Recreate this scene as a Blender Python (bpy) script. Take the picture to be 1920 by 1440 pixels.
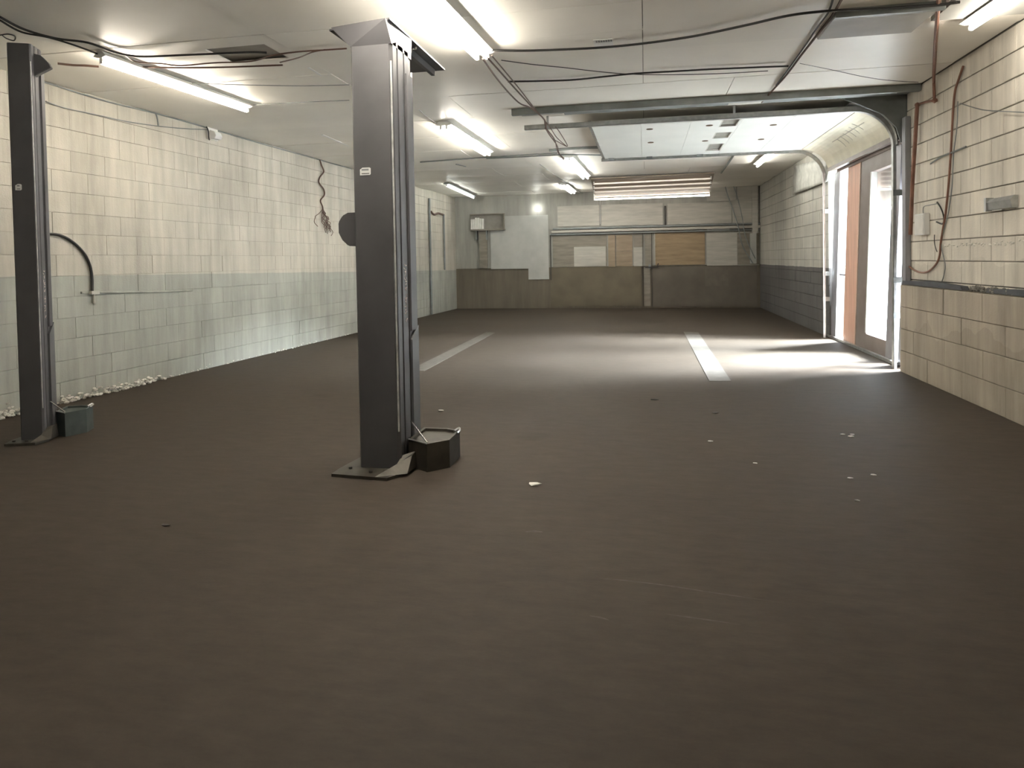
import bpy, bmesh, math, random
from mathutils import Vector, Matrix, noise
random.seed(7)
for o in list(bpy.data.objects): bpy.data.objects.remove(o)
scn = bpy.context.scene
COL = scn.collection
# ------------------------------------------------------------------ camera
F_PX = 1260.0
CAM = Vector((0, 0, 1.40))
YAW, PIT, ROL = 0.196272, math.radians(1.5), math.radians(1.0)
CY = 521.36
fw = Vector((-math.sin(YAW)*math.cos(PIT), math.cos(YAW)*math.cos(PIT), -math.sin(PIT)))
rt0 = Vector((math.cos(YAW), math.sin(YAW), 0)); up0 = rt0.cross(fw)
rt = rt0*math.cos(ROL) - up0*math.sin(ROL); up = up0*math.cos(ROL) + rt0*math.sin(ROL)
cd = bpy.data.cameras.new('camera'); cam = bpy.data.objects.new('camera', cd); COL.objects.link(cam)
cd.sensor_width = 36; cd.sensor_fit = 'HORIZONTAL'; cd.lens = 36*F_PX/1920
cd.shift_y = (CY-720)/1920; cd.clip_start = .05; cd.clip_end = 300
m = Matrix((rt, up, -fw)).transposed().to_4x4(); m.translation = CAM
cam.matrix_world = m
scn.camera = cam
# ------------------------------------------------------------------ world, sun, exposure
w = bpy.data.worlds.new('sky'); scn.world = w; w.use_nodes = True
bg = w.node_tree.nodes['Background']; bg.inputs[0].default_value = (.86, .93, 1, 1); bg.inputs[1].default_value = 8.0
sd = bpy.data.lights.new('sun', 'SUN'); sun = bpy.data.objects.new('sun', sd); COL.objects.link(sun)
sd.energy = 160.0; sd.angle = math.radians(40); sd.color = (.86, .93, 1)
sun.rotation_euler = Vector((-math.cos(.57), -.20, -math.sin(.57))).to_track_quat('-Z', 'Y').to_euler()
sun.location = (12, 11, 6)
vs = scn.view_settings
vs.view_transform = 'Standard'; vs.look = 'None'; vs.exposure = 1.2; vs.gamma = 1; vs.use_curve_mapping = False
TUBE_E = 37.0

# points of the place that lie on a known plane
def proj(p):
    d = Vector(p)-CAM; z = d.dot(fw)
    if z < .05: return None
    return (960+F_PX*d.dot(rt)/z, CY-F_PX*d.dot(up)/z)
def on(x, y, ax, v):
    d = fw + rt*((x-960)/F_PX) - up*((y-CY)/F_PX)
    return CAM + d*((v-CAM[ax])/d[ax])
H = 3.30          # ceiling height
XR = 3.05         # right wall face
YB = 19.2         # back wall face
def xl(y): return -5.98+(y-5)*.0343      # left wall face (the wall runs slightly askew)

# ------------------------------------------------------------------ materials
MATS = {}
def nodes(name):
    mt = bpy.data.materials.new(name); mt.use_nodes = True
    nt = mt.node_tree; return mt, nt, nt.nodes['Principled BSDF'], nt.links
def mat(name, col, rough=.6, metal=0., var=.12, scale=6., bump=.0, spec=.4, stretch=(1, 1, 1), rnd=.0, bscale=None):
    if name in MATS: return MATS[name]
    mt, nt, b, L = nodes(name)
    tc = nt.nodes.new('ShaderNodeTexCoord'); mp = nt.nodes.new('ShaderNodeMapping'); mp.inputs['Scale'].default_value = stretch
    L.new(tc.outputs['Object'], mp.inputs[0])
    n = nt.nodes.new('ShaderNodeTexNoise'); n.inputs['Scale'].default_value = scale; n.inputs['Detail'].default_value = 6
    L.new(mp.outputs[0], n.inputs['Vector'])
    r = nt.nodes.new('ShaderNodeMapRange'); r.inputs[1].default_value = .3; r.inputs[2].default_value = .7
    r.inputs[3].default_value = 1-var; r.inputs[4].default_value = 1+var; L.new(n.outputs[0], r.inputs[0])
    mx = nt.nodes.new('ShaderNodeVectorMath'); mx.operation = 'SCALE'; mx.inputs[0].default_value = col
    src = r.outputs[0]
    if rnd:
        oi = nt.nodes.new('ShaderNodeObjectInfo'); r2 = nt.nodes.new('ShaderNodeMapRange')
        r2.inputs[3].default_value = 1-rnd; r2.inputs[4].default_value = 1+rnd; L.new(oi.outputs['Random'], r2.inputs[0])
        mu = nt.nodes.new('ShaderNodeMath'); mu.operation = 'MULTIPLY'; L.new(src, mu.inputs[0]); L.new(r2.outputs[0], mu.inputs[1]); src = mu.outputs[0]
    L.new(src, mx.inputs['Scale']); L.new(mx.outputs[0], b.inputs['Base Color'])
    b.inputs['Roughness'].default_value = rough; b.inputs['Metallic'].default_value = metal; b.inputs['Specular IOR Level'].default_value = spec
    if bump:
        n2 = nt.nodes.new('ShaderNodeTexNoise'); n2.inputs['Scale'].default_value = bscale or scale*5; n2.inputs['Detail'].default_value = 4
        L.new(mp.outputs[0], n2.inputs['Vector'])
        bp = nt.nodes.new('ShaderNodeBump'); bp.inputs['Strength'].default_value = bump; bp.inputs['Distance'].default_value = .01
        L.new(n2.outputs[0], bp.inputs['Height']); L.new(bp.outputs[0], b.inputs['Normal'])
    MATS[name] = mt; return mt
def emit(name, col, s):
    if name in MATS: return MATS[name]
    mt, nt, b, L = nodes(name)
    b.inputs['Base Color'].default_value = (.9, .9, .9, 1); b.inputs['Emission Color'].default_value = (*col, 1); b.inputs['Emission Strength'].default_value = s
    MATS[name] = mt; return mt
def wall_paint(name, upper, lower, z, wob=.012, rough=.75, stain=.22, zslope=0.):
    """two painted bands meeting at height z, with water streaks and dirt"""
    mt, nt, b, L = nodes(name); N = nt.nodes.new
    g = N('ShaderNodeNewGeometry'); sp = N('ShaderNodeSeparateXYZ'); L.new(g.outputs['Position'], sp.inputs[0])
    n0 = N('ShaderNodeTexNoise'); n0.inputs['Scale'].default_value = 2.5; L.new(g.outputs['Position'], n0.inputs['Vector'])
    a = N('ShaderNodeMath'); a.operation = 'MULTIPLY_ADD'; a.inputs[1].default_value = wob*2; L.new(n0.outputs[0], a.inputs[0]); L.new(sp.outputs[2], a.inputs[2])
    a2 = N('ShaderNodeMath'); a2.operation = 'MULTIPLY_ADD'; a2.inputs[1].default_value = -zslope; L.new(sp.outputs[1], a2.inputs[0]); L.new(a.outputs[0], a2.inputs[2])
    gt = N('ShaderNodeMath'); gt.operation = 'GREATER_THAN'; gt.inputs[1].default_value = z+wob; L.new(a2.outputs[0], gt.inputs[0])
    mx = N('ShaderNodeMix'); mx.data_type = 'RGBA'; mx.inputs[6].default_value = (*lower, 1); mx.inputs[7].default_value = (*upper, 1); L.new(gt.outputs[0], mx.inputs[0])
    # streaks
    mp = N('ShaderNodeMapping'); mp.inputs['Scale'].default_value = (7, 7, .7); L.new(g.outputs['Position'], mp.inputs[0])
    n1 = N('ShaderNodeTexNoise'); n1.inputs['Scale'].default_value = 1.0; n1.inputs['Detail'].default_value = 7; n1.inputs['Roughness'].default_value = .65; L.new(mp.outputs[0], n1.inputs['Vector'])
    n2 = N('ShaderNodeTexNoise'); n2.inputs['Scale'].default_value = .7; n2.inputs['Detail'].default_value = 8; L.new(g.outputs['Position'], n2.inputs['Vector'])
    ad = N('ShaderNodeMath'); ad.operation = 'ADD'; L.new(n1.outputs[0], ad.inputs[0]); L.new(n2.outputs[0], ad.inputs[1])
    r = N('ShaderNodeMapRange'); r.inputs[1].default_value = .75; r.inputs[2].default_value = 1.25; r.inputs[3].default_value = 1-stain; r.inputs[4].default_value = 1+stain*.35; L.new(ad.outputs[0], r.inputs[0])
    oi = N('ShaderNodeObjectInfo'); r2 = N('ShaderNodeMapRange'); r2.inputs[3].default_value = .96; r2.inputs[4].default_value = 1.03; L.new(oi.outputs['Random'], r2.inputs[0])
    mu = N('ShaderNodeMath'); mu.operation = 'MULTIPLY'; L.new(r.outputs[0], mu.inputs[0]); L.new(r2.outputs[0], mu.inputs[1])
    sc = N('ShaderNodeVectorMath'); sc.operation = 'SCALE'; L.new(mx.outputs[2], sc.inputs[0]); L.new(mu.outputs[0], sc.inputs['Scale'])
    L.new(sc.outputs[0], b.inputs['Base Color']); b.inputs['Roughness'].default_value = rough; b.inputs['Specular IOR Level'].default_value = .3
    n3 = N('ShaderNodeTexNoise'); n3.inputs['Scale'].default_value = 60; n3.inputs['Detail'].default_value = 4; L.new(g.outputs['Position'], n3.inputs['Vector'])
    bp = N('ShaderNodeBump'); bp.inputs['Strength'].default_value = .35; bp.inputs['Distance'].default_value = .006; L.new(n3.outputs[0], bp.inputs['Height']); L.new(bp.outputs[0], b.inputs['Normal'])
    MATS[name] = mt; return mt
CREAM, GREY = (.66, .63, .54), (.45, .45, .39)
M_LEFT = wall_paint('painted_block_left', (.49, .455, .385), (.36, .36, .315), 1.40, zslope=-.0135, stain=.3)
M_LEFT_J = wall_paint('mortar_left', (.44, .41, .345), (.31, .31, .27), 1.40, zslope=-.0135)
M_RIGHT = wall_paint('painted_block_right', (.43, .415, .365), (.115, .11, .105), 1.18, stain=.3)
M_RNEAR = wall_paint('painted_block_near_right', (.76, .71, .62), (.68, .635, .55), 1.3, stain=.3, wob=.2)
M_RIGHT_J = wall_paint('mortar_right', (.27, .25, .21), (.09, .085, .08), 1.18)
M_RLOW = wall_paint('brown_block', (.40, .35, .285), (.35, .305, .245), .6, stain=.35, wob=.25)
M_RLOW_J = wall_paint('brown_mortar', (.15, .13, .10), (.15, .13, .10), .6)
M_BACK = wall_paint('painted_wall_back', (.40, .39, .35), (.175, .15, .115), 1.18, stain=.25)

def floor_mat():
    mt, nt, b, L = nodes('oil_stained_concrete'); N = nt.nodes.new
    g = N('ShaderNodeNewGeometry')
    n1 = N('ShaderNodeTexNoise'); n1.inputs['Scale'].default_value = .55; n1.inputs['Detail'].default_value = 9; n1.inputs['Roughness'].default_value = .6; L.new(g.outputs['Position'], n1.inputs['Vector'])
    n2 = N('ShaderNodeTexNoise'); n2.inputs['Scale'].default_value = 9; n2.inputs['Detail'].default_value = 8; n2.inputs['Roughness'].default_value = .7
    mp = N('ShaderNodeMapping'); mp.inputs['Scale'].default_value = (.6, 1.6, 1); L.new(g.outputs['Position'], mp.inputs[0]); L.new(mp.outputs[0], n2.inputs['Vector'])
    cr = N('ShaderNodeValToRGB'); e = cr.color_ramp.elements
    e[0].position = .3; e[0].color = (.047, .036, .027, 1); e[1].position = .72; e[1].color = (.074, .060, .047, 1); L.new(n1.outputs[0], cr.inputs[0])
    r = N('ShaderNodeMapRange'); r.inputs[1].default_value = .25; r.inputs[2].default_value = .75; r.inputs[3].default_value = .82; r.inputs[4].default_value = 1.16; L.new(n2.outputs[0], r.inputs[0])
    # dark oil patches
    n4 = N('ShaderNodeTexNoise'); n4.inputs['Scale'].default_value = 1.1; n4.inputs['Detail'].default_value = 5; mp2 = N('ShaderNodeMapping'); mp2.inputs['Location'].default_value = (3.1, 7.7, 0); L.new(g.outputs['Position'], mp2.inputs[0]); L.new(mp2.outputs[0], n4.inputs['Vector'])
    r4 = N('ShaderNodeMapRange'); r4.inputs[1].default_value = .66; r4.inputs[2].default_value = .76; r4.inputs[3].default_value = 1; r4.inputs[4].default_value = .7; L.new(n4.outputs[0], r4.inputs[0])
    mu = N('ShaderNodeMath'); mu.operation = 'MULTIPLY'; L.new(r.outputs[0], mu.inputs[0]); L.new(r4.outputs[0], mu.inputs[1])
    sc = N('ShaderNodeVectorMath'); sc.operation = 'SCALE'; L.new(cr.outputs[0], sc.inputs[0]); L.new(mu.outputs[0], sc.inputs['Scale'])
    L.new(sc.outputs[0], b.inputs['Base Color']); b.inputs['Specular IOR Level'].default_value = .12
    r3 = N('ShaderNodeMapRange'); r3.inputs[3].default_value = .5; r3.inputs[4].default_value = .8; L.new(n1.outputs[0], r3.inputs[0]); L.new(r3.outputs[0], b.inputs['Roughness'])
    bp = N('ShaderNodeBump'); bp.inputs['Strength'].default_value = .18; bp.inputs['Distance'].default_value = .01; L.new(n2.outputs[0], bp.inputs['Height']); L.new(bp.outputs[0], b.inputs['Normal'])
    return mt
M_FLOOR = floor_mat()
M_CEIL = mat('ceiling_board', (.84, .81, .74), .42, var=.05, scale=1.2, bump=.05, spec=.5, rnd=.03)
M_VOID = mat('dusty_slab', (.36, .33, .29), .9)
M_POST = mat('dark_blue_grey_enamel', (.088, .085, .089), .5, metal=0., var=.18, scale=3, spec=.6, bump=.02)
M_POSTL = mat('grey_steel_cover', (.14, .14, .145), .4, metal=.3, var=.15, scale=4)
M_PLATE = mat('greasy_steel_plate', (.062, .055, .043), .5, metal=.3, var=.3, scale=9, bump=.1)
M_STEEL = mat('galvanised_steel', (.46, .47, .46), .38, metal=.8, var=.18, scale=14)
M_DSTEEL = mat('dark_steel', (.23, .245, .24), .5, metal=.3, var=.2, scale=5)
M_EDGE = mat('worn_edge_highlight', (.62, .62, .60), .4, metal=.2, var=.3, scale=12)  # light grey carries the highlight on the worn post edges
M_CHROME = mat('worn_bright_steel', (.75, .75, .74), .22, metal=1., var=.1)
M_WHITE = mat('white_enamel', (.78, .78, .76), .35, var=.05)
M_DOORW = mat('white_door_skin', (.66, .66, .62), .4, var=.04, scale=2)
M_DOORC = mat('cream_door_skin', (.66, .62, .50), .55, var=.08, scale=5)
M_BLACK = mat('black_rubber', (.022, .021, .02), .5, var=.1)
M_BROWNC = mat('brown_cable', (.10, .055, .04), .5, var=.15)
M_COPPER = mat('painted_copper_brown', (.23, .115, .08), .45, metal=.3, var=.2, scale=8)
M_WOODB = mat('red_brown_panel', (.62, .375, .28), .55, var=.12, scale=3, stretch=(6, 6, .6))  # base colour lightened to hold the door glow over the panel
M_FRAME = mat('brown_grey_frame', (.20, .165, .15), .45, var=.1)
M_FGREY = mat('grey_aluminium_frame', (.30, .30, .32), .4, metal=.3, var=.1)
M_PLY = mat('plywood', (.33, .245, .15), .65, var=.2, scale=3, stretch=(.7, 1, 5))
M_PLY2 = mat('tan_board', (.30, .235, .165), .7, var=.2, scale=3, stretch=(.7, 1, 4))
M_GBOARD = mat('grey_brown_board', (.25, .225, .185), .7, var=.2, scale=2.5, stretch=(.8, 1, 5))
M_LBOARD = mat('pale_grey_board', (.46, .44, .39), .65, var=.12, scale=3, stretch=(.8, 1, 6))
M_WBOARD = mat('off_white_wallboard', (.45, .45, .42), .6, var=.08, scale=3)
M_PLASTER = mat('crumbled_plaster', (.70, .67, .60), .9, var=.25, scale=20)
M_TAPE = mat('worn_concrete_inlay', (.088, .077, .064), .7, var=.18, scale=8, bump=.1)
M_PAPER = mat('paper', (.75, .73, .68), .7, var=.1)
M_INK = mat('dark_print', (.06, .055, .05), .6)
M_TUBE = emit('lit_fluorescent', (1, .93, .81), TUBE_E)
M_TUBEB = emit('lit_old_fluorescent', (1, .99, .92), TUBE_E*.62)
M_TUBEF = emit('lit_failing_fluorescent', (.96, 1, .93), TUBE_E*.3)
M_TUBEL = emit('lit_left_fluorescent', (1, .90, .75), TUBE_E*.68)
M_TUBEW = emit('lit_warm_fluorescent', (1, .93, .84), TUBE_E*.3)
M_TUBEREFL = emit('dim_reflection_glow', (1, .80, .62), .22)  # weak glow standing in for reflections on the ceiling
M_BULB = emit('lit_bulb', (.97, 1, .95), 22)
M_EXTG = mat('outside_pavement', (.62, .61, .59), .85, var=.06, scale=2)
M_EXTW = mat('outside_white_wall', (.82, .82, .80), .8, var=.04)
M_EXTC = mat('outside_concrete', (.40, .395, .37), .9, var=.2, scale=4, bump=.2)
def glass():
    mt, nt, b, L = nodes('clear_glass'); b.inputs['Base Color'].default_value = (.95, .98, .97, 1)
    tr = nt.nodes.new('ShaderNodeBsdfTransparent'); gl = nt.nodes.new('ShaderNodeBsdfGlossy'); gl.inputs['Roughness'].default_value = .03
    lw = nt.nodes.new('ShaderNodeLayerWeight'); lw.inputs[0].default_value = .5; mx = nt.nodes.new('ShaderNodeMixShader')
    pw = nt.nodes.new('ShaderNodeMath'); pw.operation = 'POWER'; pw.inputs[1].default_value = 5; L.new(lw.outputs['Facing'], pw.inputs[0])
    ma = nt.nodes.new('ShaderNodeMath'); ma.operation = 'MULTIPLY_ADD'; ma.inputs[1].default_value = .9; ma.inputs[2].default_value = .04; L.new(pw.outputs[0], ma.inputs[0])
    tr.inputs[0].default_value = (.94, .96, .96, 1)
    L.new(ma.outputs[0], mx.inputs[0]); L.new(tr.outputs[0], mx.inputs[1]); L.new(gl.outputs[0], mx.inputs[2])
    L.new(mx.outputs[0], nt.nodes['Material Output'].inputs[0]); return mt
M_GLASS = glass()

# ------------------------------------------------------------------ mesh helpers
class MB:
    def __init__(s): s.v = []; s.f = []
    def add(s, vs, fs):
        k = len(s.v); s.v += [tuple(p) for p in vs]; s.f += [tuple(i+k for i in f) for f in fs]; return s
    def box(s, a, b, mtx=None):
        x0, y0, z0 = (min(a[i], b[i]) for i in range(3)); x1, y1, z1 = (max(a[i], b[i]) for i in range(3))
        p = [Vector(q) for q in ((x0,y0,z0),(x1,y0,z0),(x1,y1,z0),(x0,y1,z0),(x0,y0,z1),(x1,y0,z1),(x1,y1,z1),(x0,y1,z1))]
        if mtx: p = [mtx @ q for q in p]
        return s.add(p, [(0,3,2,1),(4,5,6,7),(0,1,5,4),(1,2,6,5),(2,3,7,6),(3,0,4,7)])
    def prism(s, prof, lo, hi, axis=2):
        """prof: 2-D points, counter-clockwise; extruded along axis"""
        def P(p, t):
            q = list(p); q.insert(axis, t); return q
        n = len(prof); vs = [P(p, lo) for p in prof]+[P(p, hi) for p in prof]
        fs = [tuple(range(n-1, -1, -1)), tuple(range(n, 2*n))]+[(i, (i+1) % n, n+(i+1) % n, n+i) for i in range(n)]
        return s.add(vs, fs)
    def tube(s, pts, r, n=8, smooth=True, cap=True):
        pts = [Vector(p) for p in pts]
        if smooth and len(pts) > 2: pts = spline(pts)
        rr = r if callable(r) else (lambda t: r)
        k0 = len(s.v); T0 = (pts[1]-pts[0]).normalized()
        u = T0.orthogonal().normalized(); N = len(pts)
        for i, p in enumerate(pts):
            T = (pts[min(i+1, N-1)]-pts[max(i-1, 0)]).normalized()
            u = (u-T*u.dot(T)).normalized(); v = T.cross(u); q = rr(i/(N-1))
            for j in range(n):
                a = 2*math.pi*j/n; s.v.append(tuple(p+(u*math.cos(a)+v*math.sin(a))*q))
        for i in range(N-1):
            for j in range(n):
                a = k0+i*n+j; b = k0+i*n+(j+1) % n; s.f.append((a, b, b+n, a+n))
        if cap: s.f.append(tuple(k0+j for j in range(n-1, -1, -1))); s.f.append(tuple(k0+(N-1)*n+j for j in range(n)))
        return s
    def cyl(s, c, r, h, n=16, axis=2, r2=None):
        c = Vector(c); d = Vector((0, 0, 0)); d[axis] = h
        N = 2; return s.tube([c, c+d], (lambda t: r+(r2-r)*t) if r2 is not None else r, n, smooth=False)
    def lump(s, c, r, seed, sq=(1, 1, 1)):
        bm = bmesh.new(); bmesh.ops.create_icosphere(bm, subdivisions=1, radius=1)
        for v in bm.verts:
            k = 1+.45*noise.noise(v.co*1.7+Vector((seed*3.1, seed*1.7, 0))); v.co = Vector((v.co.x*sq[0], v.co.y*sq[1], v.co.z*sq[2]))*k*r
        bm.verts.index_update()
        s.add([v.co+Vector(c) for v in bm.verts], [[v.index for v in f.verts] for f in bm.faces]); bm.free(); return s
    def mesh(s, name):
        me = bpy.data.meshes.new(name); me.from_pydata(s.v, [], s.f); me.update(); return me
    def build(s, name, mt, parent=None, loc=(0,0,0), rz=0, smooth=False, bevel=0.):
        me = s.mesh(name); bm = bmesh.new(); bm.from_mesh(me); bmesh.ops.recalc_face_normals(bm, faces=bm.faces[:])
        if bevel: bmesh.ops.bevel(bm, geom=[e for e in bm.edges if e.calc_face_angle(0) > .5], offset=bevel, segments=2, affect='EDGES', clamp_overlap=True)
        bm.to_mesh(me); bm.free(); me.materials.append(mt)
        if smooth:
            for p in me.polygons: p.use_smooth = True
            me.set_sharp_from_angle(angle=math.radians(40))
        return link(name, me, parent, loc, rz)
def link(name, me, parent=None, loc=(0,0,0), rz=0):
    o = bpy.data.objects.new(name, me); COL.objects.link(o); o.parent = parent; o.location = loc; o.rotation_euler = (0, 0, rz); return o
def spline(p, k=6):
    out = []; n = len(p)
    for i in range(n-1):
        a, b, c, d = p[max(i-1, 0)], p[i], p[i+1], p[min(i+2, n-1)]
        for j in range(k):
            t = j/k; out.append(.5*((2*b)+(c-a)*t+(2*a-5*b+4*c-d)*t*t+(3*b-a-3*c+d)*t**3))
    out.append(p[-1]); return out
def empty(name, loc=(0,0,0), rz=0):
    o = bpy.data.objects.new(name, None); COL.objects.link(o); o.location = loc; o.rotation_euler = (0, 0, rz); o.empty_display_size = .1; return o
def tag(o, label, cat, group=None):
    o['label'] = label; o['category'] = cat
    if group: o['group'] = group
    return o
def struct(o, label=None):
    o['kind'] = 'structure'
    if label: o['label'] = label
    return o
def thing(name, label, cat, loc=(0,0,0), rz=0, group=None): return tag(empty(name, loc, rz), label, cat, group)

# ------------------------------------------------------------------ floor and ceiling
Y0 = -4.5
floor = struct(MB().box((-6.6, Y0, -.12), (3.30, YB+.2, 0)).build('floor', M_FLOOR), 'brown stained concrete workshop floor')
def inlay(corners):
    mb = MB(); b = [Vector((x, y, -.004)) for x, y in corners]; t = [Vector((x, y, .004)) for x, y in corners]
    mb.add(b+t, [(3,2,1,0),(4,5,6,7),(0,1,5,4),(1,2,6,5),(2,3,7,6),(3,0,4,7)])
    return mb.build('inlay_strip', M_TAPE, floor)
inlay([(-2.80, 8.2), (-2.88, 12.7), (-3.08, 12.8), (-3.02, 8.2)])
inlay([(.69, 7.82), (.93, 7.86), (.95, 12.9), (.69, 13.0)])
M_SCUFF = mat('chalky_scuff', (.075, .064, .053), .8, var=.3, scale=30)
def scuff(pts, wd):
    mb = MB(); p = [on(x, y, 2, 0) for x, y in pts]; p = spline(p, 4); n = len(p); L_, R_ = [], []
    for i, q in enumerate(p):
        T = (p[min(i+1, n-1)]-p[max(i-1, 0)]).normalized(); S = Vector((-T.y, T.x, 0))*wd*math.sin(math.pi*(i+.3)/(n-.4))*(.6+.5*random.random())
        L_.append(q+S+Vector((0,0,.0008))); R_.append(q-S+Vector((0,0,.0008)))
    mb.add(L_+R_, [(i, i+1, n+i+1, n+i) for i in range(n-1)]); mb.build('scuff_mark', M_SCUFF, floor)
scuff([(1125, 1085), (1165, 1088), (1250, 1098), (1340, 1112), (1465, 1130)], .006)
scuff([(1250, 1152), (1310, 1160), (1390, 1172)], .005)
scuff([(1105, 1155), (1125, 1158), (1142, 1163)], .006)
scuff([(985, 998), (1000, 996), (1018, 998)], .012)
scuff([(1590, 722), (1640, 724), (1684, 726)], .008)

ceil = struct(MB().box((-6.6, Y0, H+.12), (3.30, YB+.2, H+.24)).build('ceiling', M_VOID), 'low ceiling lined with off-white boards')
xs = [-6.02, -3.06, 0.0, XR-.005]
ys = [Y0+.01]; y = -3.3
while y < YB-.5: ys.append(y); y += 1.2
ys.append(YB-.01)
def sag_sheet(x0, x1, y0, y1, z, sag):
    mb = MB(); n = 6; vs = []
    for k in (0, 1):
        for i in range(n+1):
            t = i/n; yy = y0+(y1-y0)*t; zz = z-sag*4*t*(1-t)+k*.013
            vs += [(x0, yy, zz), (x1, yy, zz)]
    fs = []; m_ = 2*(n+1)
    for i in range(n):
        a = 2*i; fs += [(a, a+2, a+3, a+1), (m_+a, m_+a+1, m_+a+3, m_+a+2), (a, m_+a, m_+a+2, a+2), (a+1, a+3, m_+a+3, m_+a+1)]
    fs += [(0, 1, m_+1, m_), (2*n, m_+2*n, m_+2*n+1, 2*n+1)]
    return mb.add(vs, fs)
hole = (-3.78, -3.20, 5.32, 5.74)
for i in range(3):
    for j in range(len(ys)-1):
        xr = xs if j % 2 == 1 else [xs[0], -2.2, .95, xs[3]]      # rows are staggered
        if ys[j] < hole[2] < ys[j+1] or ys[j] < 4.4 < ys[j+1]: xr = xs
        x0, x1, y0, y1 = xr[i]+.003, xr[i+1]-.003, ys[j]+.003, ys[j+1]-.003
        dz = random.uniform(-.004, .004); back = y0 > 11
        if i == 0 and y0 < hole[2] < y1:
            mb = MB(); z = H
            for a, b in (((x0, y0), (x1, hole[2])), ((x0, hole[3]), (x1, y1)), ((x0, hole[2]), (hole[0], hole[3])), ((hole[1], hole[2]), (x1, hole[3]))):
                mb.box((*a, z), (*b, z+.013))
            mb.build('ceiling_panel', M_CEIL, ceil); continue
        p = sag_sheet(x0, x1, y0, y1, H+dz, .016 if back else random.uniform(0, .006)).build('ceiling_panel', M_CEIL, ceil, smooth=True)
MB().box((hole[0]-.15, hole[2]-.15, H+.035), (hole[1]+.15, hole[3]+.15, H+.05)).build('added_backing_board', M_VOID, ceil)  # added close above the hole to catch light, hiding the unlit slab
mb = MB().box((-6.05, Y0, H+.015), (-6.03, YB, H+.12))
mb.build('edge_batten', M_VOID, ceil)
# perimeter battens and white seam battens
def batten(px, wd=.03, mt=M_CEIL, name='seam_batten', z=H-.004):
    a, b = (on(x, y, 2, z) for x, y in px); T = (b-a).normalized(); S = Vector((-T.y, T.x, 0))*wd/2
    mb = MB(); lo = [a+S, a-S, b-S, b+S]; hi = [p+Vector((0,0,.02)) for p in lo]
    mb.add(lo+hi, [(3,2,1,0),(4,5,6,7),(0,1,5,4),(1,2,6,5),(2,3,7,6),(3,0,4,7)]); return mb.build(name, mt, ceil)
batten([(1005, 72), (1470, 32)], .022)
batten([(578, 127), (655, 175)], .025, M_WHITE)
batten([(604, 253), (660, 277)], .04, M_WHITE)
batten([(822, 260), (1040, 245)], .03)

# ------------------------------------------------------------------ block walls
def block_mesh(l, h, t=.014, ch=.004):
    """one block face: local x along wall, y outward (towards -y = room), z up, origin lower left"""
    v = [(0, 0, 0), (l, 0, 0), (l, 0, h), (0, 0, h), (0, -t+ch, 0), (l, -t+ch, 0), (l, -t+ch, h), (0, -t+ch, h),
         (ch, -t, ch), (l-ch, -t, ch), (l-ch, -t, h-ch), (ch, -t, h-ch)]
    f = [(0,1,5,4),(1,2,6,5),(2,3,7,6),(3,0,4,7),(4,5,9,8),(5,6,10,9),(6,7,11,10),(7,4,8,11),(8,9,10,11),(3,2,1,0)]
    return v, f
_cache = {}
def block_wall(wall, mt, u0, u1, z0, z1, bl, bh, gap, frame, ch=.004, skip=None, name='block', limit=300, tj=.014, vgap=None):
    vgap = gap if vgap is None else vgap
    """frame: Matrix from (u along wall, -v outward, z) to the wall object's space"""
    items = []; r = 0; z = z0
    while z < z1-.03:
        h = min(bh, z1-z)-gap; u = u0-(bl/2 if r % 2 else 0)-random.uniform(0, .03)
        while u < u1:
            a, b = max(u, u0), min(u+bl, u1); u += bl
            if b-a < .06: continue
            l = b-a-vgap
            if skip and skip(a, b, z, z+h): continue
            items.append((a, z, l, h))
        z += bh; r += 1
    sc = []
    wm = wall.matrix_basis @ frame
    for it in items:
        a, z, l, h = it; c = [proj(wm @ Vector(p)) for p in ((a, 0, z), (a+l, 0, z), (a+l, 0, z+h), (a, 0, z+h))]
        ar = 0
        if all(c):
            cx = sum(p[0] for p in c)/4; cy = sum(p[1] for p in c)/4
            if -40 < cx < 1960 and -40 < cy < 1480: ar = abs(c[1][0]-c[0][0])*abs(c[3][1]-c[0][1])
        sc.append(ar)
    order = sorted(range(len(items)), key=lambda i: -sc[i]); rest = MB()
    for k, i in enumerate(order):
        a, z, l, h = items[i]; t = tj+random.uniform(-.003, .003)
        if k < limit and sc[i] > 60:
            key = (round(l, 3), round(h, 3), mt.name)
            if key not in _cache:
                v, f = block_mesh(l, h, tj, ch); me = bpy.data.meshes.new('block'); me.from_pydata(v, [], f); me.materials.append(mt); _cache[key] = me
            o = bpy.data.objects.new(name, _cache[key]); COL.objects.link(o); o.parent = wall
            o.matrix_local = frame @ Matrix.Translation((a, random.uniform(-.002, .002), z)) @ Matrix.Rotation(random.uniform(-.003, .003), 4, 'Z')
        else:
            v, f = block_mesh(l, h, tj, ch); rest.add([frame @ (Vector(p)+Vector((a, 0, z))) for p in v], f)
    if rest.v:
        o = rest.build('far_blocks', mt, wall); o['kind'] = 'stuff'
# left wall: local +Y along, face at local x=0 pointing +X
BH, BL = 3.30/15, .44
wl = MB().box((-.25, -10, 0), (-.014, 14.4, H+.13)).build('wall_left', M_LEFT_J, None, (-5.98, 5, 0), -math.atan(.0343)); struct(wl, 'cream over grey-green painted block wall')
# u runs along +Y : outward normal is +X => frame columns: u->+Y, y(-out)-> -X
FL = Matrix(((0, -1, 0, -.014), (1, 0, 0, 0), (0, 0, 1, 0), (0, 0, 0, 1)))
block_wall(wl, M_LEFT, -2.2, 14.2, 0, H, BL, BH, .004, FL, vgap=.0018, ch=.0015)
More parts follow.
